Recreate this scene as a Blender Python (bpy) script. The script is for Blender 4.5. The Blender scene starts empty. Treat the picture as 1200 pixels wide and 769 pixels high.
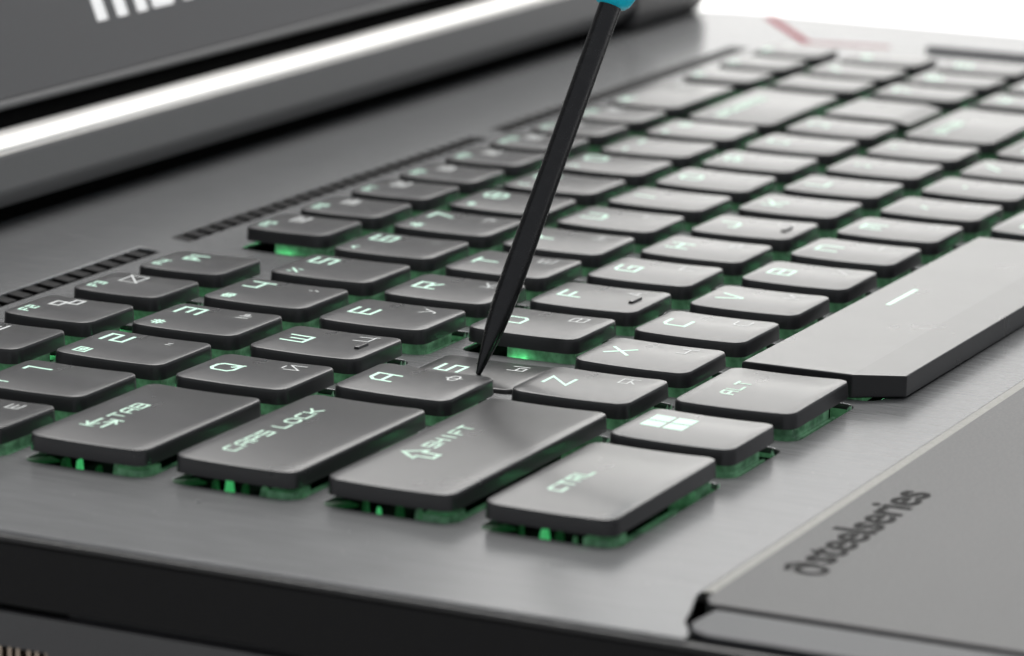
import bpy, bmesh, math, random
from mathutils import Vector, Matrix
random.seed(7)
S = 0.001                     # everything below is written in millimetres
sc = bpy.context.scene
COL = sc.collection

# ------------------------------------------------------------------ camera
KT = 3.2                      # key tops above the deck plate (deck top is z = 0)
cd = bpy.data.cameras.new('camera')
cam = bpy.data.objects.new('camera', cd); COL.objects.link(cam)
cam.location = (-369.822*S, -159.237*S, (113.768+KT)*S)
cam.rotation_euler = (math.radians(77.1304), math.radians(-1.2175), math.radians(-64.676))
cd.sensor_fit = 'HORIZONTAL'; cd.sensor_width = 36.0
cd.lens = 4521.99/1200*36.0
cd.clip_start = 0.02; cd.clip_end = 20.0
cd.dof.use_dof = True; cd.dof.focus_distance = 0.496; cd.dof.aperture_fstop = 33.0
cd.dof.aperture_blades = 0
sc.camera = cam

# ------------------------------------------------------------------ light
world = bpy.data.worlds.new('World'); sc.world = world; world.use_nodes = True
wb = world.node_tree.nodes['Background']
wb.inputs[0].default_value = (0.93, 0.96, 1.0, 1); wb.inputs[1].default_value = 0.34
VD = Vector((0.9036, 0.4284, 0.0))          # view direction over the table
def area(name, loc, target, sx, sy, power, col=(1, 1, 1)):
    l = bpy.data.lights.new(name, 'AREA'); l.shape = 'RECTANGLE'
    l.size = sx; l.size_y = sy; l.energy = power; l.color = col
    o = bpy.data.objects.new(name, l); COL.objects.link(o)
    o.location = loc
    d = Vector(target)-Vector(loc)
    o.rotation_euler = d.to_track_quat('-Z', 'Y').to_euler()
    return o
area('softbox_overhead', (0.80, 0.30, 1.15), (0.80, 0.30, 0.0), 1.3, 1.3, 16.0, (1.0, 0.985, 0.96))
area('softbox_backdrop', (0.90, 0.55, 1.40), (1.28, 0.75, 0.15), 1.9, 0.6, 43.0, (1.0, 0.985, 0.965))
sc.view_settings.view_transform = 'Standard'; sc.view_settings.look = 'None'
sc.view_settings.exposure = 0.0; sc.view_settings.gamma = 1.0
sc.view_settings.use_curve_mapping = False
sc.cycles.use_denoising = True
sc.cycles.max_bounces = 8

# ------------------------------------------------------------------ materials
def mat(name, base, rough=0.5, metal=0.0, spec=0.5, emit=None, estr=0.0, grain=None, bump=0.0,
        stretch=(1, 1, 1), rvar=0.0, cvar=0.0, coat=0.0, trans=0.0, aniso=0.0):
    m = bpy.data.materials.new(name); m.use_nodes = True
    nt = m.node_tree; b = nt.nodes['Principled BSDF']
    b.inputs['Base Color'].default_value = (*base, 1)
    b.inputs['Roughness'].default_value = rough
    b.inputs['Metallic'].default_value = metal
    b.inputs['Specular IOR Level'].default_value = spec
    b.inputs['Coat Weight'].default_value = coat
    b.inputs['Transmission Weight'].default_value = trans
    b.inputs['Anisotropic'].default_value = aniso
    if emit:
        b.inputs['Emission Color'].default_value = (*emit, 1)
        b.inputs['Emission Strength'].default_value = estr
    if grain:
        tc = nt.nodes.new('ShaderNodeTexCoord'); mp = nt.nodes.new('ShaderNodeMapping')
        mp.inputs['Scale'].default_value = stretch
        nz = nt.nodes.new('ShaderNodeTexNoise'); nz.inputs['Scale'].default_value = grain
        nz.inputs['Detail'].default_value = 4.0
        nt.links.new(tc.outputs['Object'], mp.inputs['Vector']); nt.links.new(mp.outputs[0], nz.inputs['Vector'])
        if bump:
            bp = nt.nodes.new('ShaderNodeBump'); bp.inputs['Strength'].default_value = 1.0
            bp.inputs['Distance'].default_value = bump
            nt.links.new(nz.outputs['Fac'], bp.inputs['Height']); nt.links.new(bp.outputs[0], b.inputs['Normal'])
        if rvar:
            mr = nt.nodes.new('ShaderNodeMapRange')
            mr.inputs[1].default_value = 0.3; mr.inputs[2].default_value = 0.7
            mr.inputs[3].default_value = rough-rvar; mr.inputs[4].default_value = rough+rvar
            nt.links.new(nz.outputs['Fac'], mr.inputs[0]); nt.links.new(mr.outputs[0], b.inputs['Roughness'])
        if cvar:
            rp = nt.nodes.new('ShaderNodeValToRGB')
            rp.color_ramp.elements[0].position = 0.3; rp.color_ramp.elements[1].position = 0.7
            rp.color_ramp.elements[0].color = (*[c*(1-cvar) for c in base], 1)
            rp.color_ramp.elements[1].color = (*[min(1, c*(1+cvar)) for c in base], 1)
            nt.links.new(nz.outputs['Fac'], rp.inputs[0]); nt.links.new(rp.outputs[0], b.inputs['Base Color'])
    return m
M = {}
M['key'] = mat('key_plastic', (0.028, 0.028, 0.030), 0.28, spec=0.68, grain=85, rvar=0.010)
M['plate'] = mat('brushed_plate', (0.205, 0.208, 0.212), 0.21, metal=0.38, spec=0.35, grain=1.0, stretch=(6500, 130, 1000), bump=0.42e-6, rvar=0.05, cvar=0.12)
M['plate'].node_tree.nodes['Principled BSDF'].inputs['Specular Tint'].default_value = (0.42, 0.42, 0.43, 1)
M['palm'] = mat('palm_coating', (0.038, 0.038, 0.040), 0.55, grain=2600, bump=1.5e-6, rvar=0.05, cvar=0.06)
M['strip'] = mat('palm_edge_coating', (0.028, 0.030, 0.036), 0.55, grain=2600, bump=1.5e-6, cvar=0.05)
M['chassis'] = mat('chassis_plastic', (0.0065, 0.0065, 0.0072), 0.5, spec=0.12, grain=3000, bump=1e-6, cvar=0.15)
M['lower'] = mat('lower_chassis_plastic', (0.045, 0.045, 0.048), 0.6, grain=3000, bump=2e-6, cvar=0.12)
M['dark'] = mat('black_recess', (0.004, 0.004, 0.004), 1.0, spec=0.02, grain=900, cvar=0.3)
M['rim'] = mat('rim_plastic', (0.014, 0.014, 0.015), 0.42, grain=1500, rvar=0.05)
M['seam'] = mat('palm_seam_metal', (0.13, 0.128, 0.115), 0.40, metal=0.3, grain=1500, rvar=0.05)
M['copper'] = mat('fin_metal', (0.40, 0.33, 0.27), 0.45, metal=1.0, grain=1500, rvar=0.1)
M['hinge'] = mat('hinge_paint', (0.165, 0.165, 0.167), 0.5, spec=0.4, grain=2400, bump=1e-6, cvar=0.05)
M['trim'] = mat('hinge_trim_metal', (0.80, 0.79, 0.77), 0.32, metal=1.0, grain=1.0, stretch=(40, 4000, 4000), rvar=0.05)
M['endcap'] = mat('hinge_end_plastic', (0.025, 0.025, 0.027), 0.45, grain=2400, cvar=0.1)
M['bezel'] = mat('bezel_plastic', (0.108, 0.108, 0.112), 0.45, grain=3000, bump=1e-6, cvar=0.05)
M['glass'] = mat('screen_glass', (0.16, 0.16, 0.165), 0.5, grain=60, rvar=0.02)
M['logo'] = mat('logo_white_glow', (0.85, 0.85, 0.85), 0.4, emit=(1, 1, 1), estr=0.35, grain=400, cvar=0.03)  # faint white emission added to brighten the unlit letters
M['ink'] = mat('dark_ink', (0.008, 0.008, 0.008), 0.7, spec=0.1, grain=900, cvar=0.2)
M['red'] = mat('red_trim', (0.20, 0.02, 0.035), 0.8, spec=0.05, grain=600, cvar=0.1)
M['leddark'] = mat('indicator_bar_plastic', (0.02, 0.02, 0.03), 0.6, spec=0.2, grain=600, cvar=0.1)
M['legend'] = mat('lit_legend', (0.42, 0.58, 0.50), 0.5, emit=(0.46, 0.86, 0.64), estr=0.40, grain=700, cvar=0.10)
M['dimlegend'] = mat('dim_lit_legend', (0.40, 0.52, 0.45), 0.5, emit=(0.44, 0.82, 0.58), estr=0.28, grain=260, cvar=0.35)
M['print'] = mat('printed_legend_glow', (0.50, 0.51, 0.51), 0.5, emit=(0.55, 0.62, 0.58), estr=0.14, grain=700, cvar=0.15)  # weak emission put into the print to lift its brightness
M['led'] = mat('green_led', (0.1, 0.5, 0.2), 0.4, emit=(0.22, 1.0, 0.42), estr=14.0, grain=300, cvar=0.05)
M['housing'] = mat('glowing_housing_plastic', (0.20, 0.33, 0.24), 0.16, emit=(0.22, 0.52, 0.27), estr=0.095, grain=900, cvar=0.45, rvar=0.1)  # mottled green emission stands in for LED light through the plastic
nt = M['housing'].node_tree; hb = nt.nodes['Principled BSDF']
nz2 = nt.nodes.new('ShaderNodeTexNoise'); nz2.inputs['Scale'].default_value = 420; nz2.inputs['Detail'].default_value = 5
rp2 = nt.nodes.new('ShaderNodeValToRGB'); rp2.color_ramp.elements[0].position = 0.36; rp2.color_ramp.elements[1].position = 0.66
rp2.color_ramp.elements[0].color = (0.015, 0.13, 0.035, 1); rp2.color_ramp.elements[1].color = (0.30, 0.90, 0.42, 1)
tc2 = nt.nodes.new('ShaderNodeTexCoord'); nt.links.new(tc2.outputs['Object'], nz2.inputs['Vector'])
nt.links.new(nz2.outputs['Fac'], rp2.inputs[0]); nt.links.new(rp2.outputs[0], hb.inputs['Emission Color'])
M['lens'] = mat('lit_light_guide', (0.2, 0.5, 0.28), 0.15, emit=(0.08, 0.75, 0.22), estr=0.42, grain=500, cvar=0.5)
M['film'] = mat('dark_green_film_glow', (0.012, 0.05, 0.02), 0.5, spec=0.2, emit=(0.02, 0.20, 0.05), estr=0.10, grain=700, cvar=0.6)  # faint green emission stands in for LED light in the film
M['clear'] = mat('clear_clip', (0.55, 0.70, 0.60), 0.12, emit=(0.10, 0.5, 0.2), estr=0.08, grain=1800, cvar=0.35, rvar=0.06)  # pale colour and faint emission stand in for sparkle of clear plastic
M['board'] = mat('circuit_board', (0.006, 0.012, 0.008), 0.9, spec=0.0, grain=400, cvar=0.4)
M['shaft'] = mat('black_oxide_steel', (0.06, 0.06, 0.062), 0.26, metal=1.0, grain=700, rvar=0.05, cvar=0.06)
M['cyan'] = mat('cyan_plastic', (0.01, 0.72, 1.0), 0.2, grain=500, rvar=0.04, cvar=0.06)
M['white'] = mat('white_paper', (0.86, 0.86, 0.85), 0.85, grain=14, cvar=0.01)

# ------------------------------------------------------------------ mesh helpers
class MB:
    def __init__(s): s.v = []; s.f = []; s.mi = []
    def add(s, vs, fs, mi=0):
        n = len(s.v); s.v += [tuple(p) for p in vs]
        s.f += [tuple(i+n for i in f) for f in fs]; s.mi += [mi]*len(fs)
    def box(s, x0, x1, y0, y1, z0, z1, mi=0):
        vs = [(x, y, z) for z in (z0, z1) for y in (y0, y1) for x in (x0, x1)]
        s.add(vs, [(0, 2, 3, 1), (4, 5, 7, 6), (0, 1, 5, 4), (2, 6, 7, 3), (0, 4, 6, 2), (1, 3, 7, 5)], mi)
    def prism(s, poly, axis, a0, a1, mi=0):
        # poly: list of 2-tuples, extruded along the axis from a0 to a1
        n = len(poly)
        def P(q, a): return {'x': (a, q[0], q[1]), 'y': (q[0], a, q[1]), 'z': (q[0], q[1], a)}[axis]
        vs = [P(q, a0) for q in poly]+[P(q, a1) for q in poly]
        fs = [(i, (i+1) % n, (i+1) % n+n, i+n) for i in range(n)]
        fs += [tuple(range(n-1, -1, -1)), tuple(range(n, 2*n))]
        s.add(vs, fs, mi)
    def data(s, name, mats, smooth=None):
        me = bpy.data.meshes.new(name)
        me.from_pydata([(a*S, b*S, c*S) for a, b, c in s.v], [], s.f)
        for m in mats: me.materials.append(m)
        me.polygons.foreach_set('material_index', s.mi)
        bm = bmesh.new(); bm.from_mesh(me); bmesh.ops.recalc_face_normals(bm, faces=bm.faces); bm.to_mesh(me); bm.free()
        if smooth:
            me.polygons.foreach_set('use_smooth', [True]*len(me.polygons))
            me.set_sharp_from_angle(angle=math.radians(smooth))
        me.update()
        return me
def link(name, me, parent=None, loc=(0, 0, 0)):
    o = bpy.data.objects.new(name, me); COL.objects.link(o)
    o.location = [c*S for c in loc]
    if parent: o.parent = parent
    return o
def build(mb, name, mats, parent=None, loc=(0, 0, 0), smooth=None, bevel=0, label=None, segs=2):
    if not isinstance(mats, (list, tuple)): mats = [mats]
    o = link(name, mb.data(name, mats, smooth), parent, loc)
    if bevel:
        md = o.modifiers.new('bevel', 'BEVEL'); md.width = bevel*S; md.segments = segs
        md.limit_method = 'ANGLE'; md.angle_limit = math.radians(25); md.harden_normals = False
    if label: o['label'] = label
    return o
def rrect(x0, x1, y0, y1, r, n=5):
    pts = []
    for cx, cy, a in ((x1-r, y0+r, -90), (x1-r, y1-r, 0), (x0+r, y1-r, 90), (x0+r, y0+r, 180)):
        for i in range(n+1):
            t = math.radians(a+90*i/n); pts.append((cx+r*math.cos(t), cy+r*math.sin(t)))
    return pts
def sheet(name, outer, holes, z0, z1, material, parent, bev=0.0):
    # a flat plate with holes: 2D filled curve, turned into a mesh
    cu = bpy.data.curves.new(name, 'CURVE'); cu.dimensions = '2D'; cu.fill_mode = 'BOTH'
    cu.extrude = (z1-z0)/2*S-bev*S; cu.bevel_depth = bev*S; cu.bevel_resolution = 1
    if bev: cu.offset = -bev*S
    for k, pts in enumerate([outer]+holes):
        sp = cu.splines.new('POLY'); sp.points.add(len(pts)-1)
        if k: pts = pts[::-1]
        sp.points.foreach_set('co', [c for p in pts for c in (p[0]*S, p[1]*S, 0, 1)])
        sp.use_cyclic_u = True
    t = bpy.data.objects.new(name, cu); COL.objects.link(t)
    dg = bpy.context.evaluated_depsgraph_get()
    me = bpy.data.meshes.new_from_object(t.evaluated_get(dg))
    bpy.data.objects.remove(t); bpy.data.curves.remove(cu)
    me.materials.clear(); me.materials.append(material)
    return link(name, me, parent, (0, 0, (z0+z1)/2))

# ------------------------------------------------------------------ setting: white paper sweep
TZ = -40.0                    # table level
mb = MB()
prof = [(-900, TZ), (1150, TZ)]
for i in range(1, 13):
    a = math.radians(90*i/12); prof.append((1150+350*math.sin(a), TZ+350*(1-math.cos(a))))
prof.append((1500, 980))
side = Vector((-VD.y, VD.x, 0))
N = len(prof); vs = []
for w in (-850, 1900):
    for s_, z in prof:
        p = VD*s_+side*w; vs.append((p.x, p.y, z))
mb.add(vs, [(i, i+1, N+i+1, N+i) for i in range(N-1)])
paper = build(mb, 'backdrop', M['white'], smooth=60)
paper['kind'] = 'structure'; paper['label'] = 'white paper sweep under and behind the laptop'

# ------------------------------------------------------------------ the laptop
laptop = bpy.data.objects.new('laptop', None); COL.objects.link(laptop)
laptop.location = (0.18, 0.02, TZ*S); laptop.empty_display_size = 0.05
laptop['label'] = 'open dark grey gaming laptop with black green-lit mechanical keys'
laptop['category'] = 'laptop'
root = laptop
class Off: pass
def P(o):                     # parent keeping world coordinates (the root sits at the laptop's base)
    o.parent = root
    o.location = Vector(o.location)-laptop.location
    return o

# ---- key table: (name, x0, x1, y0, y1) are the edges of the cap's face
PX, PY = 19.0, 19.76
GX, GY = 4.7, 3.7
KEYS = []
def face(c0, c1, row): return (c0*PX+GX/2, c1*PX-GX/2, row*PY+GY/2, (row+1)*PY-GY/2)
def kadd(name, fx, main='', cyr='', sym='', style='alpha'):
    KEYS.append(dict(name=name, f=fx, main=main, cyr=cyr, sym=sym, style=style))
REND = 15.0
n0, q0, a0, z0_ = 0.9593, 1.7674, 2.0472, 2.5457
kadd('grave', face(0, n0, 4), '`', 'Ё', '~', 'num')
for i, (d, s_, c) in enumerate(zip('1234567890-=', '!@#$%^&*()_+', ['', '"', '№', ';', '', ':', '?', '', '', '', '', ''])):
    kadd(d, face(n0+i, n0+i+1, 4), d, c, s_, 'num')
kadd('backspace', face(n0+12, REND, 4), 'BACKSPACE', style='word')
kadd('tab', face(0, q0, 3), 'TAB', style='word')
for i, (d, c) in enumerate(zip('QWERTYUIOP[]', 'ЙЦУКЕНГШЩЗХЪ')): kadd(d, face(q0+i, q0+i+1, 3), d, c)
kadd('backslash', face(q0+12, REND, 3), '\\', '', '', 'slope')
kadd('caps lock', face(0, a0, 2), 'CAPS LOCK', style='word')
for i, (d, c) in enumerate(zip("ASDFGHJKL;'", 'ФЫВАПРОЛДЖЭ')): kadd(d, face(a0+i, a0+i+1, 2), d, c)
kadd('enter', face(a0+11, REND, 2), 'ENTER', style='word')
kadd('shift', face(0, z0_, 1), 'SHIFT', style='word')
for i, (d, c) in enumerate(zip('ZXCVBNM,./', 'ЯЧСМИТЬБЮ.')): kadd(d, face(z0_+i, z0_+i+1, 1), d, c)
kadd('right shift', face(z0_+10, REND, 1), 'SHIFT', style='word')
cy0, cy1 = GY/2, PY-GY/2
kadd('ctrl', (2.35, 32.6, cy0, cy1), 'CTRL', style='word')
kadd('window', (36.2, 51.0, cy0, cy1), 'WIN', style='win')
kadd('alt', (55.9, 76.3, cy0, cy1), 'ALT', style='word')
kadd('space', (79.0, 173.3, cy0, cy1), '', style='space')
kadd('right alt', (178.2, 197.0, cy0, cy1), 'ALT', style='word')
kadd('fn', (201.7, 216.0, cy0, cy1), 'FN', style='word')
kadd('menu', (220.7, 235.0, cy0, cy1), '', style='word')
kadd('right ctrl', (239.7, 282.6, cy0, cy1), 'CTRL', style='word')
FY0, FY1 = 101.2, 114.9
kadd('esc', (2.35, 18.0, FY0, FY1), 'ESC', style='fn')
for i in range(4): x = 38.0+17.55*i; kadd('F%d' % (i+1), (x, x+12.9, FY0, FY1), 'F%d' % (i+1), style='fn')
for i in range(8): x = 121.9+16.6*i; kadd('F%d' % (i+5), (x, x+12.9, FY0, FY1), 'F%d' % (i+5), style='fn')
kadd('delete', (254.7, 282.6, FY0, FY1), 'DEL', style='fn')
nump = [['7', '8', '9'], ['4', '5', '6'], ['1', '2', '3'], ['0', '.', '+']]
for r in range(6):
    for c in range(3):
        x = 289.0+17.3*c
        y0, y1 = (FY0, FY1) if r == 5 else (r*PY+GY/2, (r+1)*PY-GY/2)
        t = {5: ['PS', 'SL', 'PB'], 4: ['NL', '/', '*'], 3: nump[0], 2: nump[1], 1: nump[2], 0: nump[3]}[r][c]
        kadd('number pad '+t, (x, x+13.2, y0, y1), t, style='pad' if r < 5 else 'fn')

# ---- deck plate with a cutout for every key
CM = 0.7
holes = []
for k in KEYS:
    x0, x1, y0, y1 = k['f']
    m = CM if x1-x0 < 24 else 0.5
    if k['style'] == 'space': y0, m = -1.0, -0.6
    holes.append(rrect(x0-m, x1+m, y0-m, y1+m, 2.0))
VG = [(20.0, 113.2), (121.6, 225.2), (232.0, 346.0)]        # speaker slot groups
VY0, VY1 = 124.0, 128.4
for g0, g1 in VG: holes.append([(g0, VY0), (g1, VY0), (g1+1.5, VY1), (g0+1.5, VY1)])
PE = -24.2                    # left edge of the deck
outer = [(PE, 165), (PE, -17.7), (-22.4, -17.5), (-18.6, -15.4), (-15.2, -14.6), (-9.4, -12.9), (395, -12.9), (395, 147), (388, 165)]
outer = outer[::-1]
holes.append(rrect(-3.9, -3.3, 50.2, 50.8, 0.28, 3))
P(sheet('deck_plate', outer, holes, -0.8, 0.0, M['plate'], None, bev=0.10))
# floor of the tray under the keys
mb = MB(); mb.box(PE+1, 394, -12, 150, -5.4, -4.2)
P(build(mb, 'key_tray', M['board']))
# speaker slots: a dark trough with slats standing in it
for g0, g1 in VG:
    mb = MB(); mb.box(g0-0.5, g1+2, VY0-0.6, VY1+0.6, -2.4, -1.5)
    P(build(mb, 'speaker_trough', M['dark']))
sm = MB()
pr = [(0.0, 0.0), (2.35, 0.0), (3.35, 3.35), (1.0, 3.35)]
sm.prism(pr, 'z', -1.5, -0.12)
slat = sm.data('vent_slat', [M['chassis']])
for g0, g1 in VG:
    n = int((g1-g0-1.0)/3.9)
    for i in range(n):
        o = link('vent_slat', slat, None, (g0+0.8+i*(g1-g0-1.0)/n, VY0+0.75, 0)); P(o)

# ---- palm rest
mb = MB(); mb.prism([(-11.8, -15.3), (-9.6, -14.1), (394, -14.1), (394, -108), (-11.8, -108)], 'z', -2.2, 0.03)
P(build(mb, 'palm_rest', M['palm'], bevel=0.2))
mb = MB(); mb.prism([(-7.6, -14.25), (394, -14.25), (394, -12.5), (-8.0, -12.5)], 'z', -1.2, -0.06)
P(build(mb, 'palm_rest_seam', M['seam']))
mb = MB(); mb.prism([(-13.0, -16.5), (-18.7, -16.0), (-20.9, -17.2), (-21.9, -19.2), (-21.9, -108), (-13.0, -108)], 'z', -2.2, -0.05)
P(build(mb, 'palm_rest_edge', M['strip'], bevel=0.35))
mb = MB(); mb.box(PE+0.45, 392, -106, -11.5, -3.3, -3.0)
P(build(mb, 'palm_rest_groove', M['dark']))

# ---- chassis body
mb = MB(); mb.box(PE+0.5, 394.5, -108, 152, -8.6, -5.4); mb.box(PE+0.5, PE+2.0, -108, 164, -5.4, -0.85)
mb.box(392, 394.5, -108, 150, -5.4, -0.85); mb.box(PE+2.0, 392, 150, 164, -5.4, -0.85); mb.box(PE+2.0, 392, -108, -106, -5.4, -2.5)
mb.box(PE+2.0, 392, -106, -12.0, -5.4, -3.3)
P(build(mb, 'upper_chassis', M['chassis']))
mb = MB(); mb.box(PE-0.5, PE+0.35, -108, 164, -1.15, -0.45)
P(build(mb, 'deck_rim', M['rim'], bevel=0.3))
mb = MB(); mb.box(PE-0.3, PE+0.45, -108, 164, -8.5, -1.25)
P(build(mb, 'side_wall', M['chassis'], bevel=0.25))
# lower chassis with a vent opening in its left wall
LX = PE-0.5
vy0, vy1, vz0, vz1 = 57.5, 108.0, -27.0, -13.2
mb = MB()
mb.box(LX, LX+1.5, -108, vy0, -36, -9.2); mb.box(LX, LX+1.5, vy1, 164, -36, -9.2)
mb.box(LX, LX+1.5, vy0, vy1, -36, vz0); mb.box(LX, LX+1.5, vy0, vy1, vz1, -9.2)
mb.box(LX+9, 394, -108, 164, -36, -8.65); mb.box(LX+1.5, LX+9, -108, vy0-2, -36, -8.65); mb.box(LX+1.5, LX+9, vy1+2, 164, -36, -8.65)
P(build(mb, 'lower_chassis', M['lower']))
mb = MB(); mb.box(LX+7.5, LX+8.9, vy0-1.9, vy1+1.9, -35, -9)
P(build(mb, 'vent_cavity', M['dark']))
fm = MB(); fm.box(0, 5.5, 0, 0.34, vz0+0.02, vz1-0.02)
fin = fm.data('vent_fin', [M['copper']])
y = vy0+0.5
while y < vy1-0.5:
    P(link('vent_fin', fin, None, (LX+0.9+random.uniform(0, 0.5), y, 0))); y += 1.22
for fx, fy in ((-10, -95), (380, -95), (-10, 150), (380, 150)):
    mb = MB(); mb.prism(rrect(fx-8, fx+8, fy-5, fy+5, 4), 'z', TZ, -36)
    P(build(mb, 'rubber_foot', M['dark']))

# ---- hinge bar and lid
HY = 152.6
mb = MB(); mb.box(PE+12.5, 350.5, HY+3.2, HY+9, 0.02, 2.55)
P(build(mb, 'hinge_shade_block', M['dark']))  # black block painted as the shadow band under the hinge bar
hp = [(HY+2.0, 2.6), (HY-0.8, 5.8), (HY+0.4, 11.3), (HY+7.5, 11.3), (HY+7.5, 2.6)]
mb = MB(); mb.prism(hp, 'x', PE+12, 351)
P(build(mb, 'hinge_bar', M['hinge'], bevel=0.5))
tp = [(HY+0.42, 11.32)]
for i in range(0, 9):
    a = math.radians(168-78*i/8); tp.append((HY+5.2+4.7*math.cos(a), 10.4+3.0*math.sin(a)))
tp += [(HY+6.6, 13.2), (HY+6.6, 11.32)]
mb = MB(); mb.prism(tp, 'x', PE+12, 351)
P(build(mb, 'hinge_trim', M['trim'], smooth=40))
ep = [(HY+0.9, 0.03), (HY-1.2, 3.0), (HY-0.8, 9.0), (HY+1.5, 12.6), (HY+5, 13.6), (HY+9.5, 13.0), (HY+9.5, 0.03)]
for e0, e1 in ((351.6, 390.5), (PE+1, PE+11.4)):
    mb = MB(); mb.prism(ep, 'x', e0, e1)
    P(build(mb, 'hinge_end_cap', M['endcap'], bevel=1.2, segs=3))
TILT = math.radians(68)
lid = MB()
# lid frame: u along x, w up the lid, t thickness behind
LY, LZ = HY+9.6, 12.2
def lidpt(x, w, t): return (x, LY+w*math.cos(TILT)+t*math.sin(TILT), LZ+w*math.sin(TILT)-t*math.cos(TILT))
def lidbox(mb, x0, x1, w0, w1, t0, t1):
    vs = [lidpt(x, w, t) for t in (t0, t1) for w in (w0, w1) for x in (x0, x1)]
    mb.add(vs, [(0, 2, 3, 1), (4, 5, 7, 6), (0, 1, 5, 4), (2, 6, 7, 3), (0, 4, 6, 2), (1, 3, 7, 5)])
LX0, LX1, LW = PE, 397.0, 262.0
lidbox(lid, LX0, LX1, 0.0, LW, 2.2, 9.0)
P(build(lid, 'lid_shell', M['hinge'], bevel=1.5, segs=3))
mb = MB()
lidbox(mb, LX0+1, LX1-1, 4.4, 26, 0.0, 2.2); lidbox(mb, LX0+1, LX1-1, LW-14, LW-1, 0, 2.2)
lidbox(mb, LX0+1, LX0+15, 26, LW-14, 0, 2.2); lidbox(mb, LX1-15, LX1-1, 26, LW-14, 0, 2.2)
P(build(mb, 'screen_bezel', M['bezel']))
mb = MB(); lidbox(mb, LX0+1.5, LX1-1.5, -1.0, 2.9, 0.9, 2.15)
P(build(mb, 'lid_gap_shade', M['dark']))  # solid black strip painted as the shade inside the gap
mb = MB(); lidbox(mb, LX0+1.2, LX1-1.2, 2.9, 4.35, -0.1, 1.9)
P(build(mb, 'bezel_edge', M['hinge'], bevel=0.5))
mb = MB(); lidbox(mb, LX0+15.05, LX1-15.05, 26.05, LW-14.05, 0.8, 2.1)
P(build(mb, 'screen', M['glass']))

# ------------------------------------------------------------------ stroke lettering
G = {}
def g(ch, *lines): G[ch] = lines
O = [(1, 0), (0, 1), (0, 5), (1, 6), (3, 6), (4, 5), (4, 1), (3, 0), (1, 0)]
g('A', [(0, 0), (0, 4.6), (1.2, 6), (4, 6), (4, 0)], [(0, 2.4), (4, 2.4)])
g('B', [(0, 0), (0, 6), (3.2, 6), (4, 5.2), (4, 0), (0, 0)], [(0, 3.1), (4, 3.1)])
g('C', [(4, 6), (1, 6), (0, 5), (0, 0), (4, 0)])
g('D', [(0, 0), (0, 6), (3, 6), (4, 5), (4, 1), (3, 0), (0, 0)])
g('E', [(4, 6), (0, 6), (0, 0), (4, 0)], [(0, 3), (3.6, 3)])
g('F', [(4, 6), (0, 6), (0, 0)], [(0, 3), (3.4, 3)])
g('G', [(4, 6), (1, 6), (0, 5), (0, 0), (4, 0), (4, 3), (2, 3)])
g('H', [(0, 0), (0, 6)], [(4, 0), (4, 6)], [(0, 3), (4, 3)])
g('I', [(2, 0), (2, 6)])
g('J', [(4, 6), (4, 1), (3, 0), (0, 0), (0, 1.6)])
g('K', [(0, 0), (0, 6)], [(4, 6), (1.4, 3.1), (4, 0)], [(0, 3.1), (1.2, 3.1)])
g('L', [(0, 6), (0, 0), (4, 0)])
g('M', [(0, 0), (0, 6), (2, 6), (4, 6), (4, 0)], [(2, 6), (2, 1.5)])
g('N', [(0, 0), (0, 6), (3, 6), (4, 5), (4, 0)])
g('O', O)
g('P', [(0, 0), (0, 6), (4, 6), (4, 2.6), (0, 2.6)])
g('Q', [(1, 0), (0, 1), (0, 5), (1, 6), (3, 6), (4, 5), (4, 0), (1, 0)], [(2.6, 1.6), (4.2, -0.4)])
g('R', [(0, 0), (0, 6), (4, 6), (4, 2.6), (0, 2.6)], [(1.8, 2.6), (4, 0)])
g('S', [(4, 6), (0, 6), (0, 3), (4, 3), (4, 0), (0, 0)])
g('T', [(0, 6), (4, 6)], [(2, 6), (2, 0)])
g('U', [(0, 6), (0, 0), (3, 0), (4, 1), (4, 6)])
g('V', [(0, 6), (1.8, 0), (2.2, 0), (4, 6)])
g('W', [(0, 6), (0, 0), (4, 0), (4, 6)], [(2, 0), (2, 4.6)])
g('X', [(0, 0), (4, 6)], [(0, 6), (4, 0)])
g('Y', [(0, 6), (2, 3), (2, 0)], [(4, 6), (2, 3)])
g('Z', [(0, 6), (4, 6), (0, 0), (4, 0)])
g('0', O); g('1', [(0.8, 6), (2.2, 6), (2.2, 0)]); g('2', [(0, 6), (4, 6), (4, 3.2), (0, 3.2), (0, 0), (4, 0)])
g('3', [(0, 6), (4, 6), (4, 0), (0, 0)], [(0.8, 3), (4, 3)]); g('4', [(0, 6), (0, 2.4), (4, 2.4)], [(4, 6), (4, 0)])
G['5'] = G['S']; g('6', [(4, 6), (0, 6), (0, 0), (4, 0), (4, 3), (0, 3)]); g('7', [(0, 6), (4, 6), (2, 0)])
g('8', O, [(0, 3), (4, 3)]); g('9', [(4, 3), (0, 3), (0, 6), (4, 6), (4, 0), (0, 0)])
g('-', [(0.3, 3), (3.7, 3)]); g('=', [(0.3, 2), (3.7, 2)], [(0.3, 4), (3.7, 4)]); g('+', [(0, 3), (4, 3)], [(2, 1), (2, 5)])
g('[', [(3, 6), (1, 6), (1, 0), (3, 0)]); g(']', [(1, 6), (3, 6), (3, 0), (1, 0)]); g('\\', [(0, 6), (4, 0)]); g('/', [(0, 0), (4, 6)])
g(';', [(2, 4.4), (2, 3.4)], [(2.2, 1.4), (1.4, -0.6)]); g(':', [(2, 4.6), (2, 3.6)], [(2, 1.6), (2, 0.6)])
g("'", [(2, 6), (2, 4)]); g('"', [(1.2, 6), (1.2, 4)], [(2.8, 6), (2.8, 4)]); g(',', [(2, 1), (1.2, -1)]); g('.', [(1.8, 0), (2.4, 0)])
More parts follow.
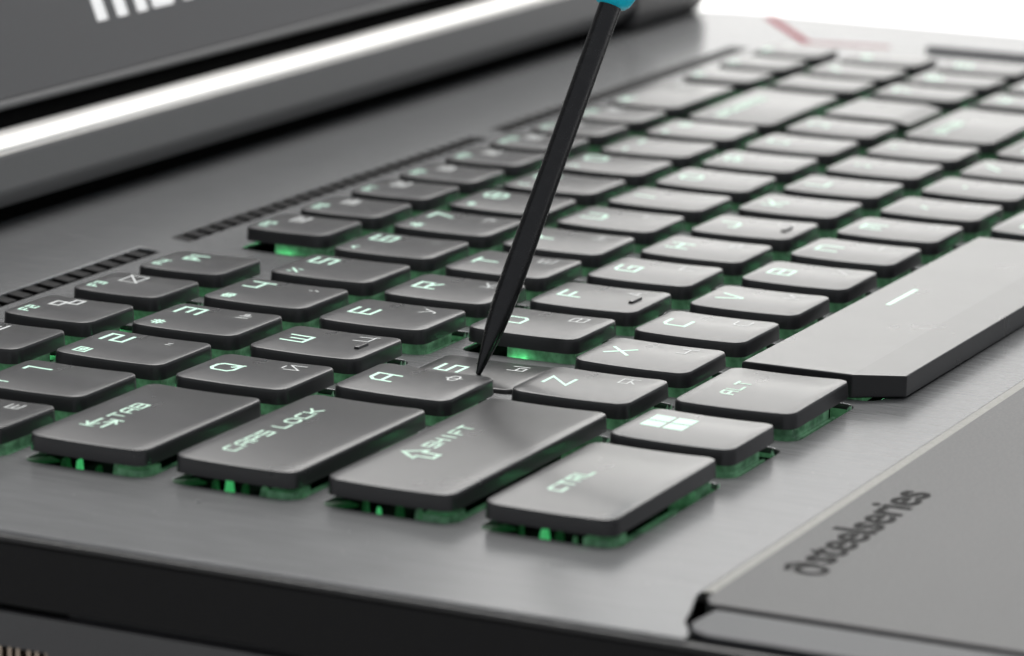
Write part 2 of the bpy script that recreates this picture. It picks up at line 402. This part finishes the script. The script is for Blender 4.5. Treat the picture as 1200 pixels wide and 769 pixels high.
g('`', [(1, 6), (2.4, 4.4)]); g('~', [(0, 3), (1.2, 4), (2.8, 2.6), (4, 3.6)]); g('!', [(2, 6), (2, 2)], [(2, 0.8), (2, 0)])
g('@', [(3, 2), (3, 4), (1.4, 4), (1.4, 2), (4.2, 2), (4.2, 6), (0, 6), (0, 0), (4, 0)]); g('#', [(1.2, 0), (1.6, 6)], [(2.8, 0), (3.2, 6)], [(0, 2), (4, 2)], [(0, 4), (4, 4)])
g('$', [(4, 5), (0, 5), (0, 3), (4, 3), (4, 1), (0, 1)], [(2, 6), (2, 0)]); g('%', [(0, 0), (4, 6)], [(0.4, 5.8), (0.4, 4.4)], [(3.6, 1.6), (3.6, 0.2)])
g('^', [(0.6, 3.6), (2, 6), (3.4, 3.6)]); g('&', [(4, 0), (1, 4.6), (2, 6), (3, 4.6), (0, 1.4), (1.4, 0), (4, 2.6)]); g('*', [(2, 1), (2, 5)], [(0.4, 2), (3.6, 4)], [(0.4, 4), (3.6, 2)])
g('(', [(2.6, 6), (1.4, 4.6), (1.4, 1.4), (2.6, 0)]); g(')', [(1.4, 6), (2.6, 4.6), (2.6, 1.4), (1.4, 0)]); g('_', [(0, 0), (4, 0)])
g('№', [(0, 0), (0, 6), (2.4, 0), (2.4, 6)], [(3.2, 4.4), (4.6, 4.4), (4.6, 2.6), (3.2, 2.6), (3.2, 4.4)]); g('?', [(0, 6), (4, 6), (4, 3), (2, 3), (2, 1.6)], [(2, 0.6), (2, 0)])
g('Й', [(0, 6), (0, 0), (4, 6), (4, 0)], [(1, 7.4), (3, 7.4)]); g('Ц', [(0, 6), (0, 0), (4.6, 0), (4.6, -1.2)], [(3.8, 0.3), (3.8, 6)])
g('У', [(0, 6), (2, 2.6)], [(4, 6), (1.2, 0), (0.2, 0)]); G['К'] = G['K']; G['Е'] = G['E']; G['Н'] = G['H']; g('Г', [(0, 0), (0, 6), (4, 6)])
g('Ш', [(0, 6), (0, 0), (4, 0), (4, 6)], [(2, 0), (2, 6)]); g('Щ', [(0, 6), (0, 0), (4.6, 0), (4.6, -1.2)], [(2, 0.3), (2, 6)], [(4, 0.3), (4, 6)])
g('З', [(0, 6), (4, 6), (4, 0), (0, 0)], [(1.4, 3), (4, 3)]); G['Х'] = G['X']; g('Ъ', [(0, 6), (1.2, 6), (1.2, 0), (4, 0), (4, 3), (1.2, 3)])
g('Ф', [(1, 1.4), (0, 2.2), (0, 4), (1, 4.8), (3, 4.8), (4, 4), (4, 2.2), (3, 1.4), (1, 1.4)], [(2, 6), (2, 0)]); g('Ы', [(0, 6), (0, 0), (2.6, 0), (2.6, 3), (0, 3)], [(4, 0), (4, 6)])
G['В'] = G['B']; G['А'] = [[(0, 0), (2, 6), (4, 0)], [(0.7, 2), (3.3, 2)]]; g('П', [(0, 0), (0, 6), (4, 6), (4, 0)]); G['Р'] = G['P']; G['О'] = O and [O]
g('Л', [(0, 0), (1, 6), (4, 6), (4, 0)]); g('Д', [(0.6, 0), (1.2, 6), (3.4, 6), (3.4, 0)], [(-0.2, -1), (-0.2, 0), (4.2, 0), (4.2, -1)])
g('Ж', [(2, 0), (2, 6)], [(0, 6), (1.6, 3), (0, 0)], [(4, 6), (2.4, 3), (4, 0)]); g('Э', [(0, 6), (4, 6), (4, 0), (0, 0)], [(1.4, 3), (4, 3)])
g('Я', [(4, 0), (4, 6), (0, 6), (0, 2.6), (4, 2.6)], [(2.2, 2.6), (0, 0)]); g('Ч', [(0, 6), (0, 3), (4, 3)], [(4, 6), (4, 0)]); g('С', [(4, 6), (1, 6), (0, 5), (0, 1), (1, 0), (4, 0)])
g('М', [(0, 0), (0, 6), (2, 2.6), (4, 6), (4, 0)]); g('И', [(0, 6), (0, 0), (4, 6), (4, 0)]); G['Т'] = G['T']; g('Ь', [(0, 6), (0, 0), (4, 0), (4, 3), (0, 3)])
g('Б', [(4, 6), (0, 6), (0, 0), (4, 0), (4, 3), (0, 3)]); g('Ю', [(0, 0), (0, 6)], [(0, 3), (1.4, 3)], [(1.6, 0), (1.6, 6), (4, 6), (4, 0), (1.6, 0)]); g('Ё', [(4, 6), (0, 6), (0, 0), (4, 0)], [(0, 3), (3.6, 3)])

class Strokes:
    """flat strokes laid on a surface height function zf(x, y)"""
    def __init__(s, zf): s.mb = MB(); s.zf = zf; s.lift = 0.012
    def line(s, pts, t, mi=0):
        closed = len(pts) > 2 and pts[0] == pts[-1]
        q = [Vector(p) for p in pts]
        if closed: q = q[:-1]
        n = len(q)
        # subdivide, so that strokes follow the dish of the cap
        L = []; R = []
        h = t/2
        off = []
        for i in range(n):
            a = q[i-1] if (closed or i > 0) else None
            b = q[(i+1) % n] if (closed or i < n-1) else None
            d1 = (q[i]-a).normalized() if a is not None else None
            d2 = (b-q[i]).normalized() if b is not None else None
            if d1 is None: nn = Vector((-d2.y, d2.x)); off.append((q[i]-d2*h*0.9, nn*h))
            elif d2 is None: nn = Vector((-d1.y, d1.x)); off.append((q[i]+d1*h*0.9, nn*h))
            else:
                m = Vector((-d1.y, d1.x))+Vector((-d2.y, d2.x))
                if m.length < 0.2: m = Vector((-d1.y, d1.x))
                m.normalize(); c = max(0.45, m.dot(Vector((-d1.y, d1.x)))); off.append((q[i], m*h/c))
        s.lift += 0.0035
        segs = range(n) if closed else range(n-1)
        for i in segs:
            p0, o0 = off[i]; p1, o1 = off[(i+1) % n]
            k = max(1, int((p1-p0).length/0.9))
            vs = []
            for j in range(k+1):
                f = j/k; p = p0.lerp(p1, f); o = o0.lerp(o1, f)
                for w in (p+o, p-o): vs.append((w.x, w.y, s.zf(w.x, w.y)+s.lift))
            s.mb.add(vs, [(2*j, 2*j+1, 2*j+3, 2*j+2) for j in range(k)], mi)
    def glyph(s, ch, cx, cy, w, h, t, mi=0):
        for ln in G.get(ch, []): s.line([(cx+(x-2)/4*(w-t), cy+(y-3)/6*(h-t)) for x, y in ln], t, mi)
    def word(s, txt, x, cy, w, h, t, gap=0.35, mi=0):
        for ch in txt:
            if ch != ' ': s.glyph(ch, x+w/2, cy, w, h, t, mi)
            x += w+gap if ch != ' ' else w*0.7
        return x
    def rect(s, x0, x1, y0, y1, mi=0):
        s.lift += 0.0035
        n = 5; vs = []
        for j in range(n+1):
            y = y0+(y1-y0)*j/n
            for x in (x0, x1): vs.append((x, y, s.zf(x, y)+s.lift))
        s.mb.add(vs, [(2*j, 2*j+1, 2*j+3, 2*j+2) for j in range(n)], mi)

# ------------------------------------------------------------------ keys
SK = 2.05                     # skirt height of a cap
DISH = 0.165
def cap_mesh(w, h, dish=DISH, r=1.65):
    mb = MB()
    NA, NS = 4, 8
    def rows(ins, grow=0.0):
        W, H, rr = w/2-ins+grow, h/2-ins+grow, r-ins*0.8+grow
        out = []
        for i in range(NA+1):
            a = math.radians(90*i/NA); out.append((-H+rr-rr*math.cos(a), W-rr+rr*math.sin(a)))
        for i in range(1, NS):
            out.append((-H+rr+(2*H-2*rr)*i/NS, W))
        for i in range(NA, -1, -1):
            a = math.radians(90*i/NA); out.append((H-rr+rr*math.cos(a), W-rr+rr*math.sin(a)))
        return out
    def dz(y): return -dish*(1-min(1.0, (y/(h/2))**2))
    levels = [(0.0, 0.10, -SK, 0.25), (0.0, 0.0, -0.42, 0.85), (0.05, 0, -0.22, 0.95), (0.13, 0, -0.07, 1.0), (0.32, 0, 0.0, 1.0)]
    loops = []
    for ins, grow, z, k in levels:
        rw = rows(ins, grow)
        lp = [(x, y, z+dz(y)*k) for y, x in rw]+[(-x, y, z+dz(y)*k) for y, x in reversed(rw)]
        loops.append(lp)
    n = len(loops[0]); m = n//2
    vs = [p for lp in loops for p in lp]
    fs = []
    for l in range(len(loops)-1):
        for i in range(n): fs.append((l*n+i, l*n+(i+1) % n, (l+1)*n+(i+1) % n, (l+1)*n+i))
    for base, flip in (((len(loops)-1)*n, False), (0, True)):
        for i in range(m-1):
            q = (base+i, base+i+1, base+n-2-i, base+n-1-i); fs.append(q[::-1] if flip else q)
    mb.add(vs, fs)
    return mb.data('keycap', [M['key']], smooth=38)
def slope_cap(w, y0, y1, ys, zs, cham, sk=SK):
    # a cap with a long sloping front: profile in y-z, swept along x
    pr = [(y1, -sk), (y1, -0.25), (y1-0.3, 0.0), (ys, 0.0), (y0, zs), (y0, -sk), (ys, -sk)]
    mb = MB()
    n = len(pr); h = w/2
    vs = []
    for sx in (-1, 1):
        for (y, z) in pr: vs.append((sx*(h-(cham if y == y0 else 0.0)), y, z))
    fs = [(i, (i+1) % n, n+(i+1) % n, n+i) for i in range(n)]
    for b in (0, n): fs += [(b, b+1, b+2, b+3, b+6), (b+3, b+4, b+5, b+6)]
    mb.add(vs, fs)
    return mb.data('keycap', [M['key']])
cache = {}
hcache = {}
zflat = lambda x, y: 0.0
def housing_meshes(w, h, wide):
    key = (round(w, 2), round(h, 2), wide)
    if key in hcache: return hcache[key]
    mb = MB()
    yl = -h/2+0.45
    yt = yl+(0.62 if not wide else 0.22)*h
    x0, x1 = -w/2+0.5, w/2-0.5
    if wide: mb.box(x0+3.0, x0+0.62*w, yl-0.2, yl+0.5, -SK-2.0, -SK-1.45)           # light bar along the front edge
    if wide:
        mb.box(x0+0.2, x0+4.4, yl+0.2, yt, -SK-4.0, -SK-0.75)
        mb.box(x1-5.0, x1-0.4, yl+0.2, yt, -SK-4.0, -SK-0.75)
        for i in range(4):                                                 # irregular clips and light guides
            yw = h/2-(0.26+0.13*i+random.uniform(-0.03, 0.03))*h; xx = x0+random.uniform(0.3, 1.2)
            a_, b_, t_ = random.uniform(0.5, 1.3), random.uniform(0.5, 1.2), -SK-random.uniform(0.05, 1.1)
            mb.add([(xx, yw, -SK-2.6), (xx, yw-a_, -SK-2.6), (xx+0.1, yw-a_*0.7, t_), (xx+0.15, yw-a_*0.25, t_-0.15),
                    (xx+b_, yw, -SK-2.6), (xx+b_, yw-a_, -SK-2.6), (xx+b_, yw-a_*0.7, t_-0.2), (xx+b_, yw-a_*0.25, t_)],
                   [(0, 1, 2, 3), (7, 6, 5, 4), (0, 4, 5, 1), (1, 5, 6, 2), (2, 6, 7, 3), (3, 7, 4, 0)], 1 if i == 1 else (0 if i % 2 else 2))
        mb.prism([(x0-0.35, h/2+0.1), (x0+0.2, h/2+0.3), (x0+2.4, h/2-1.6), (x0+1.5, h/2-3.4), (x0-0.2, h/2-2.2)], 'z', -SK-1.45, -SK-1.2, 2)
    else:
        mb.box(x0+0.7, x0+0.66*w, yl+0.1, yt, -SK-4.0, -SK-0.22)
        mb.box(x0+0.75, x0+1.4, yl-0.2, yl+2.0, -SK-3.2, -SK-1.1)
        mb.box(x0+1.6, x0+0.72*w, yl-0.4, yl+0.05, -SK-2.6, -SK-1.5)
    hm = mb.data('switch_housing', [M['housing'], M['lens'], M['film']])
    lb = MB()
    if wide: lb.box(-w/4-1.2, -w/4+1.2, yl+0.36*h, yl+0.42*h, -7.0, -6.4)
    else: lb.box(x0+0.1, x0+0.5, yt-2.9, yt-0.9, -4.9, -3.95)
    lm = lb.data('led', [M['led']])
    cb = MB()
    for i in range(3):
        a, b = x1-0.3-1.5*random.random(), -h/2-0.25-0.5*random.random()
        s_ = 0.25+0.25*random.random()
        cb.add([(a, b, -3.4), (a+s_, b+0.1, -3.4), (a+s_*0.4, b+s_, -3.4), (a+s_*0.5, b+s_*0.3, -2.85+0.2*random.random())],
               [(0, 2, 1), (0, 1, 3), (1, 2, 3), (2, 0, 3)])
    cm = cb.data('clear_clip', [M['clear']])
    hcache[key] = (hm, lm, cm)
    return hcache[key]

for K in KEYS:
    x0, x1, y0, y1 = K['f']; st = K['style']
    w, h = x1-x0, y1-y0; cx, cy = (x0+x1)/2, (y0+y1)/2
    nm = K['name']
    dish = DISH if st != 'space' and st != 'slope' else 0.0
    if st == 'space': me = slope_cap(w, -3.1-cy, y1-cy, 2.8-cy, -0.30, 4.0, 3.1)
    elif st == 'slope': me = slope_cap(w, y0-cy, y1-cy, y0+3.0-cy, -0.7, 0.4)
    else:
        kk = (round(w, 2), round(h, 2))
        if kk not in cache: cache[kk] = cap_mesh(w, h)
        me = cache[kk]
    pressed = nm == 'S'
    top = KT-(2.72 if pressed else 0.0)
    key = link('keycap', me, None, (cx, cy, top)); P(key)
    if not pressed:
        key.rotation_euler = (math.radians(random.gauss(0, 0.22)), math.radians(random.gauss(0, 0.22)), math.radians(random.gauss(0, 0.15)))
        key.location.z += random.gauss(0, 0.04)*S
    if st in ('space', 'slope'):
        md = key.modifiers.new('bevel', 'BEVEL'); md.width = 0.22*S; md.segments = 3; md.limit_method = 'ANGLE'; md.angle_limit = math.radians(20)
    lab = {'alpha': 'key marked %s and %s' % (K['main'], K['cyr']), 'num': 'number row key marked %s and %s' % (K['main'], K['sym']),
           'word': 'wide key marked %s' % K['main'], 'win': 'key with a four-pane window mark', 'space': 'long space bar with sloping front edge',
           'fn': 'function row key marked %s' % K['main'], 'pad': 'number pad key marked %s' % K['main'], 'slope': 'backslash key with sloping front edge'}[st]
    if pressed: lab = 'key marked S and Ы pressed down level with the plate'
    if nm == 'menu': lab = 'blank key beside the right control key'
    key['label'] = lab
    # legend in the cap's own coordinates
    hh = h/2
    if dish: zf = lambda x, y, hh=hh: -DISH*(1-min(1.0, (y/hh)**2))
    else: zf = zflat
    s = Strokes(zf)
    if st == 'alpha':
        s.glyph(K['main'], 0.2, hh-3.7, 3.7, 3.6, 0.49)
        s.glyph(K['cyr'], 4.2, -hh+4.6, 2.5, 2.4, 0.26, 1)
    elif st == 'num':
        s.glyph(K['main'], 3.4 if nm != 'grave' else 2.0, hh-3.5, 3.7, 3.7, 0.50)
        s.glyph(K['sym'], -4.4, hh-3.0, 2.3, 2.0, 0.36)
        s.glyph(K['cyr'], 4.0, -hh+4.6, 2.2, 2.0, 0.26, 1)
    elif st in ('fn', 'pad'):
        if st == 'pad': s.glyph(K['main'], 0, hh-3.7, 3.2, 3.4, 0.6)
        else:
            s.word(K['main'], -w/2+2.4, hh-2.0, 1.45, 1.7, 0.32, 0.3)
            ax, ay = w/2-3.4, hh-4.6
            i = sum(map(ord, nm))
            if nm == 'F4': s.word('P1', ax-1.9, ay, 1.7, 3.0, 0.5, 0.4)
            elif nm == 'F2':
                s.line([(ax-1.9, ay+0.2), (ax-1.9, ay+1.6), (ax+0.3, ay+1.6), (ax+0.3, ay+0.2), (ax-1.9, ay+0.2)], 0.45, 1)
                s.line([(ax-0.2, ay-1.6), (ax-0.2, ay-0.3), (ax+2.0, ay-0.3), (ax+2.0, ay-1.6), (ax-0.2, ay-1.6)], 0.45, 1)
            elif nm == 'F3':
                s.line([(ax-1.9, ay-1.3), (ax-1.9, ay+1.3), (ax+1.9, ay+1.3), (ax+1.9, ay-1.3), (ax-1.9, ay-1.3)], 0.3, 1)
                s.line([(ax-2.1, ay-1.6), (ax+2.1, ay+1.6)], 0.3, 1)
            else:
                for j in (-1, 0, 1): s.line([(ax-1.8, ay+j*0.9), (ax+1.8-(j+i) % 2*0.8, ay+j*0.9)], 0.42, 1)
    elif st == 'win':
        ax, ay = 1.4, 3.6; q = 2.75
        for sx in (-1, 1):
            for sy in (-1, 1):
                s.rect(ax+(sx-1)*q/2+(0.16 if sx > 0 else 0), ax+(sx+1)*q/2-(0.16 if sx < 0 else 0),
                       ay+(sy-1)*q/2+(0.16 if sy > 0 else 0), ay+(sy+1)*q/2-(0.16 if sy < 0 else 0))
    elif st == 'space': s.line([(121-cx, 13.1-cy), (132-cx, 13.1-cy)], 0.75)
    elif st == 'word':
        if nm == 'tab':
            s.word('TAB', 14.2-cx, 72.5-cy, 2.2, 2.0, 0.36, 0.4)
            for dy, sg in ((1.0, -1), (-1.0, 1)):
                ax, ay = 11.2-cx, 72.2-cy+dy
                s.line([(ax-1.7, ay), (ax+1.7, ay)], 0.42)
                s.line([(ax+sg*0.3, ay+0.8), (ax+sg*1.6, ay), (ax+sg*0.3, ay-0.8)], 0.36)
                s.line([(ax+sg*1.9, ay+0.8), (ax+sg*1.9, ay-0.8)], 0.36)
        elif nm == 'caps lock': s.word('CAPS LOCK', 7.6-cx, 53.1-cy, 2.25, 2.0, 0.36, 0.38)
        elif nm == 'shift':
            s.word('SHIFT', 20.4-cx, 33.6-cy, 1.95, 2.0, 0.36, 0.36)
            ax, ay = 17.0-cx, 33.0-cy
            s.line([(ax-0.9, ay-2.2), (ax-0.9, ay-0.1), (ax-1.9, ay-0.1), (ax, ay+2.1), (ax+1.9, ay-0.1), (ax+0.9, ay-0.1), (ax+0.9, ay-2.2), (ax-0.9, ay-2.2)], 0.5)
        elif nm == 'ctrl': s.word('CTRL', 10.6-cx, 12.9-cy, 2.05, 2.1, 0.42, 0.4)
        elif nm == 'alt': s.word('ALT', 62.2-cx, 13.3-cy, 2.1, 2.1, 0.40, 0.45)
        elif nm == 'enter':
            s.word('ENTER', -w/2+6, 3.6, 2.1, 2.2, 0.5, 0.4)
        elif K['main']: s.word(K['main'], -w/2+4.5, hh-4.4, 2.0, 2.1, 0.5, 0.4)
    if s.mb.f:
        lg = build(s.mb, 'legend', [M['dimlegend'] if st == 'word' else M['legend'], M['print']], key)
    if nm in 'FJW' and len(nm) == 1:
        b = MB(); bl = 1.6 if nm != 'W' else 1.4
        zb = zf(0, -hh+2.9)
        b.prism([(-0.42, zb-0.05), (0.42, zb-0.05), (0.30, zb+0.34), (-0.30, zb+0.34)], 'x', -bl, bl)
        b.v = [(x, y-hh+2.9, z) for x, y, z in b.v]
        build(b, 'homing_bar', M['key'], key, bevel=0.1)
    wide = w > 24 or nm in ('ctrl',)
    hm, lm, cm = housing_meshes(w, h, wide)
    if pressed: continue
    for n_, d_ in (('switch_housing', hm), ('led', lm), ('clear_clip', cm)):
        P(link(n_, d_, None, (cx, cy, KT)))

# ------------------------------------------------------------------ power trim, indicator, lettering on the deck
s = Strokes(lambda x, y: 0.02)
s.line([(389.5, 137), (360.5, 117.3), (363.8, 101.5)], 2.1)
P(build(s.mb, 'power_button_trim', M['red'], label='thin red angled line round the power button'))
mb = MB(); mb.prism(rrect(362.3, 365.2, 60, 92.5, 0.6), 'z', -0.5, 0.85)
P(build(mb, 'indicator_bar', M['leddark']))
def text_mesh(txt, size):
    cu = bpy.data.curves.new('lettering', 'FONT'); cu.body = txt; cu.size = size*S
    cu.extrude = 0.02*S; cu.offset = 0.11*S
    t = bpy.data.objects.new('lettering', cu); COL.objects.link(t)
    me = bpy.data.meshes.new_from_object(t.evaluated_get(bpy.context.evaluated_depsgraph_get()))
    bpy.data.objects.remove(t); bpy.data.curves.remove(cu)
    return me
me = text_mesh('steelseries', 7.0)
xs = [v.co.x for v in me.vertices]; k = 33.0*S/(max(xs)-min(xs)); mx = min(xs)
for v in me.vertices: v.co.x = (v.co.x-mx)*k
me.materials.clear(); me.materials.append(M['ink'])
o = link('palm_lettering', me, None, (8.0, -21.3, 0.075)); P(o); o['label'] = 'dark maker lettering printed on the palm rest'
s = Strokes(lambda x, y: 0.07)
ring = [(5.0+1.5*math.cos(a*math.pi/8), -20.2+1.6*math.sin(a*math.pi/8)) for a in range(16)]
s.line(ring+[ring[0]], 0.8); s.line([(4.0, -17.8), (5.6, -17.3), (6.8, -18.2), (6.9, -20.0)], 0.7)
P(build(s.mb, 'palm_emblem', M['ink'], label='dark round emblem printed before the lettering'))

# logo on the lower screen bezel: three rounded letters
def lidstroke(mb, pts, t, dz=0.0):
    s = Strokes(lambda x, y: 0.0); s.line(pts, t)
    for x, y, z in s.mb.v: pass
    mb.add([lidpt(x, y, -0.05-z-dz) for x, y, z in s.mb.v], s.mb.f)
mb = MB()
lx, lw, lh, st = 168.0, 14.4, 9.0, 3.3
for i in range(3): lidstroke(mb, [(lx+6.4*i, lw), (lx+6.4*i, lw+lh)], st, 0.001*i)
lidstroke(mb, [(lx, lw+lh), (lx+12.8, lw+lh)], st, 0.01)
sx = lx+17.5
lidstroke(mb, [(sx, lw), (sx+4.6, lw), (sx+6.0, lw+1.4), (sx+6.0, lw+3.0), (sx+4.6, lw+4.5), (sx+1.4, lw+4.5), (sx, lw+6.0), (sx, lw+7.6), (sx+1.4, lw+9.0), (sx+6, lw+9.0)], 2.8, 0.02)
lidstroke(mb, [(sx+10.6, lw+0.2), (sx+10.6, lw+6.0)], st, 0.03); lidstroke(mb, [(sx+10.6, lw+8.6), (sx+10.6, lw+9.6)], st, 0.04)
P(build(mb, 'bezel_logo', M['logo'], label='white maker logo on the lower screen bezel'))

# ------------------------------------------------------------------ pointed tool pressing the S key
Rm = cam.rotation_euler.to_matrix()
tip = Vector((66.3, 48.7, KT-2.72-0.15))-Rm @ Vector((0.5, 0, 0))
ax = (Rm @ Vector((16.9, 47.2, -6.0))).normalized()       # tool axis: leans to the right, away from the lens
tool = bpy.data.objects.new('screwdriver', None); COL.objects.link(tool); tool.location = tip*S
tool.rotation_euler = ax.to_track_quat('Z', 'Y').to_euler(); tool.empty_display_size = 0.01
tool['label'] = 'thin black pointed screwdriver with a cyan handle pressing the S key'
tool['category'] = 'screwdriver'
def lathe(name, prof, material, n=28):
    mb = MB(); m = len(prof)
    vs = [(r*math.cos(2*math.pi*j/n), r*math.sin(2*math.pi*j/n), z) for r, z in prof for j in range(n)]
    fs = [(i*n+j, i*n+(j+1) % n, (i+1)*n+(j+1) % n, (i+1)*n+j) for i in range(m-1) for j in range(n)]
    fs += [tuple(range(n-1, -1, -1)), tuple((m-1)*n+j for j in range(n))]
    mb.add(vs, fs)
    return build(mb, name, material, tool, smooth=40)
lathe('shaft', [(0.12, 0.0), (0.34, 0.12), (0.48, 0.9), (0.66, 2.0), (1.0, 4.2), (1.28, 6.4), (1.50, 9.2), (1.60, 12.5), (1.58, 18), (1.50, 30), (1.50, 54.0)], M['shaft'])
lathe('handle', [(1.4, 51.3), (2.0, 51.5), (2.5, 52.1), (2.85, 53.2), (3.0, 55.0), (3.05, 58.0), (2.9, 62), (3.0, 66), (4.2, 70), (4.6, 80), (4.6, 112), (4.2, 118), (3.0, 121), (1.5, 122)], M['cyan'])

# ------------------------------------------------------------------ a little dust on the deck and the keys
mb = MB(); rd = random.Random(3)
def speck(x, y, z, r_):
    p = [(x+r_*rd.uniform(-1, 1), y+r_*rd.uniform(-1, 1), z) for _ in range(3)]+[(x, y, z+r_*rd.uniform(0.4, 1.0))]
    mb.add(p, [(0, 1, 2), (0, 1, 3), (1, 2, 3), (2, 0, 3)])
for i in range(90): speck(rd.uniform(-23, -1), rd.uniform(-12, 70), 0.0, rd.uniform(0.03, 0.08))
for i in range(70): speck(rd.uniform(0, 200), rd.uniform(-11.5, -4.5), 0.0, rd.uniform(0.03, 0.08))
for K in KEYS:
    x0, x1, y0, y1 = K['f']
    if K['style'] in ('space', 'slope') or K['name'] == 'S' or x0 > 180: continue
    for i in range(rd.choice((0, 1, 1, 2, 3))):
        x, y = rd.uniform(x0+1, x1-1), rd.uniform(y0+1, y1-1)
        speck(x, y, KT-DISH*(1-((y-(y0+y1)/2)/((y1-y0)/2))**2)-0.01, rd.uniform(0.03, 0.07))
o = P(build(mb, 'dust', mat('dust_grey', (0.45, 0.44, 0.42), 0.9, grain=900, cvar=0.2)))
o['kind'] = 'stuff'
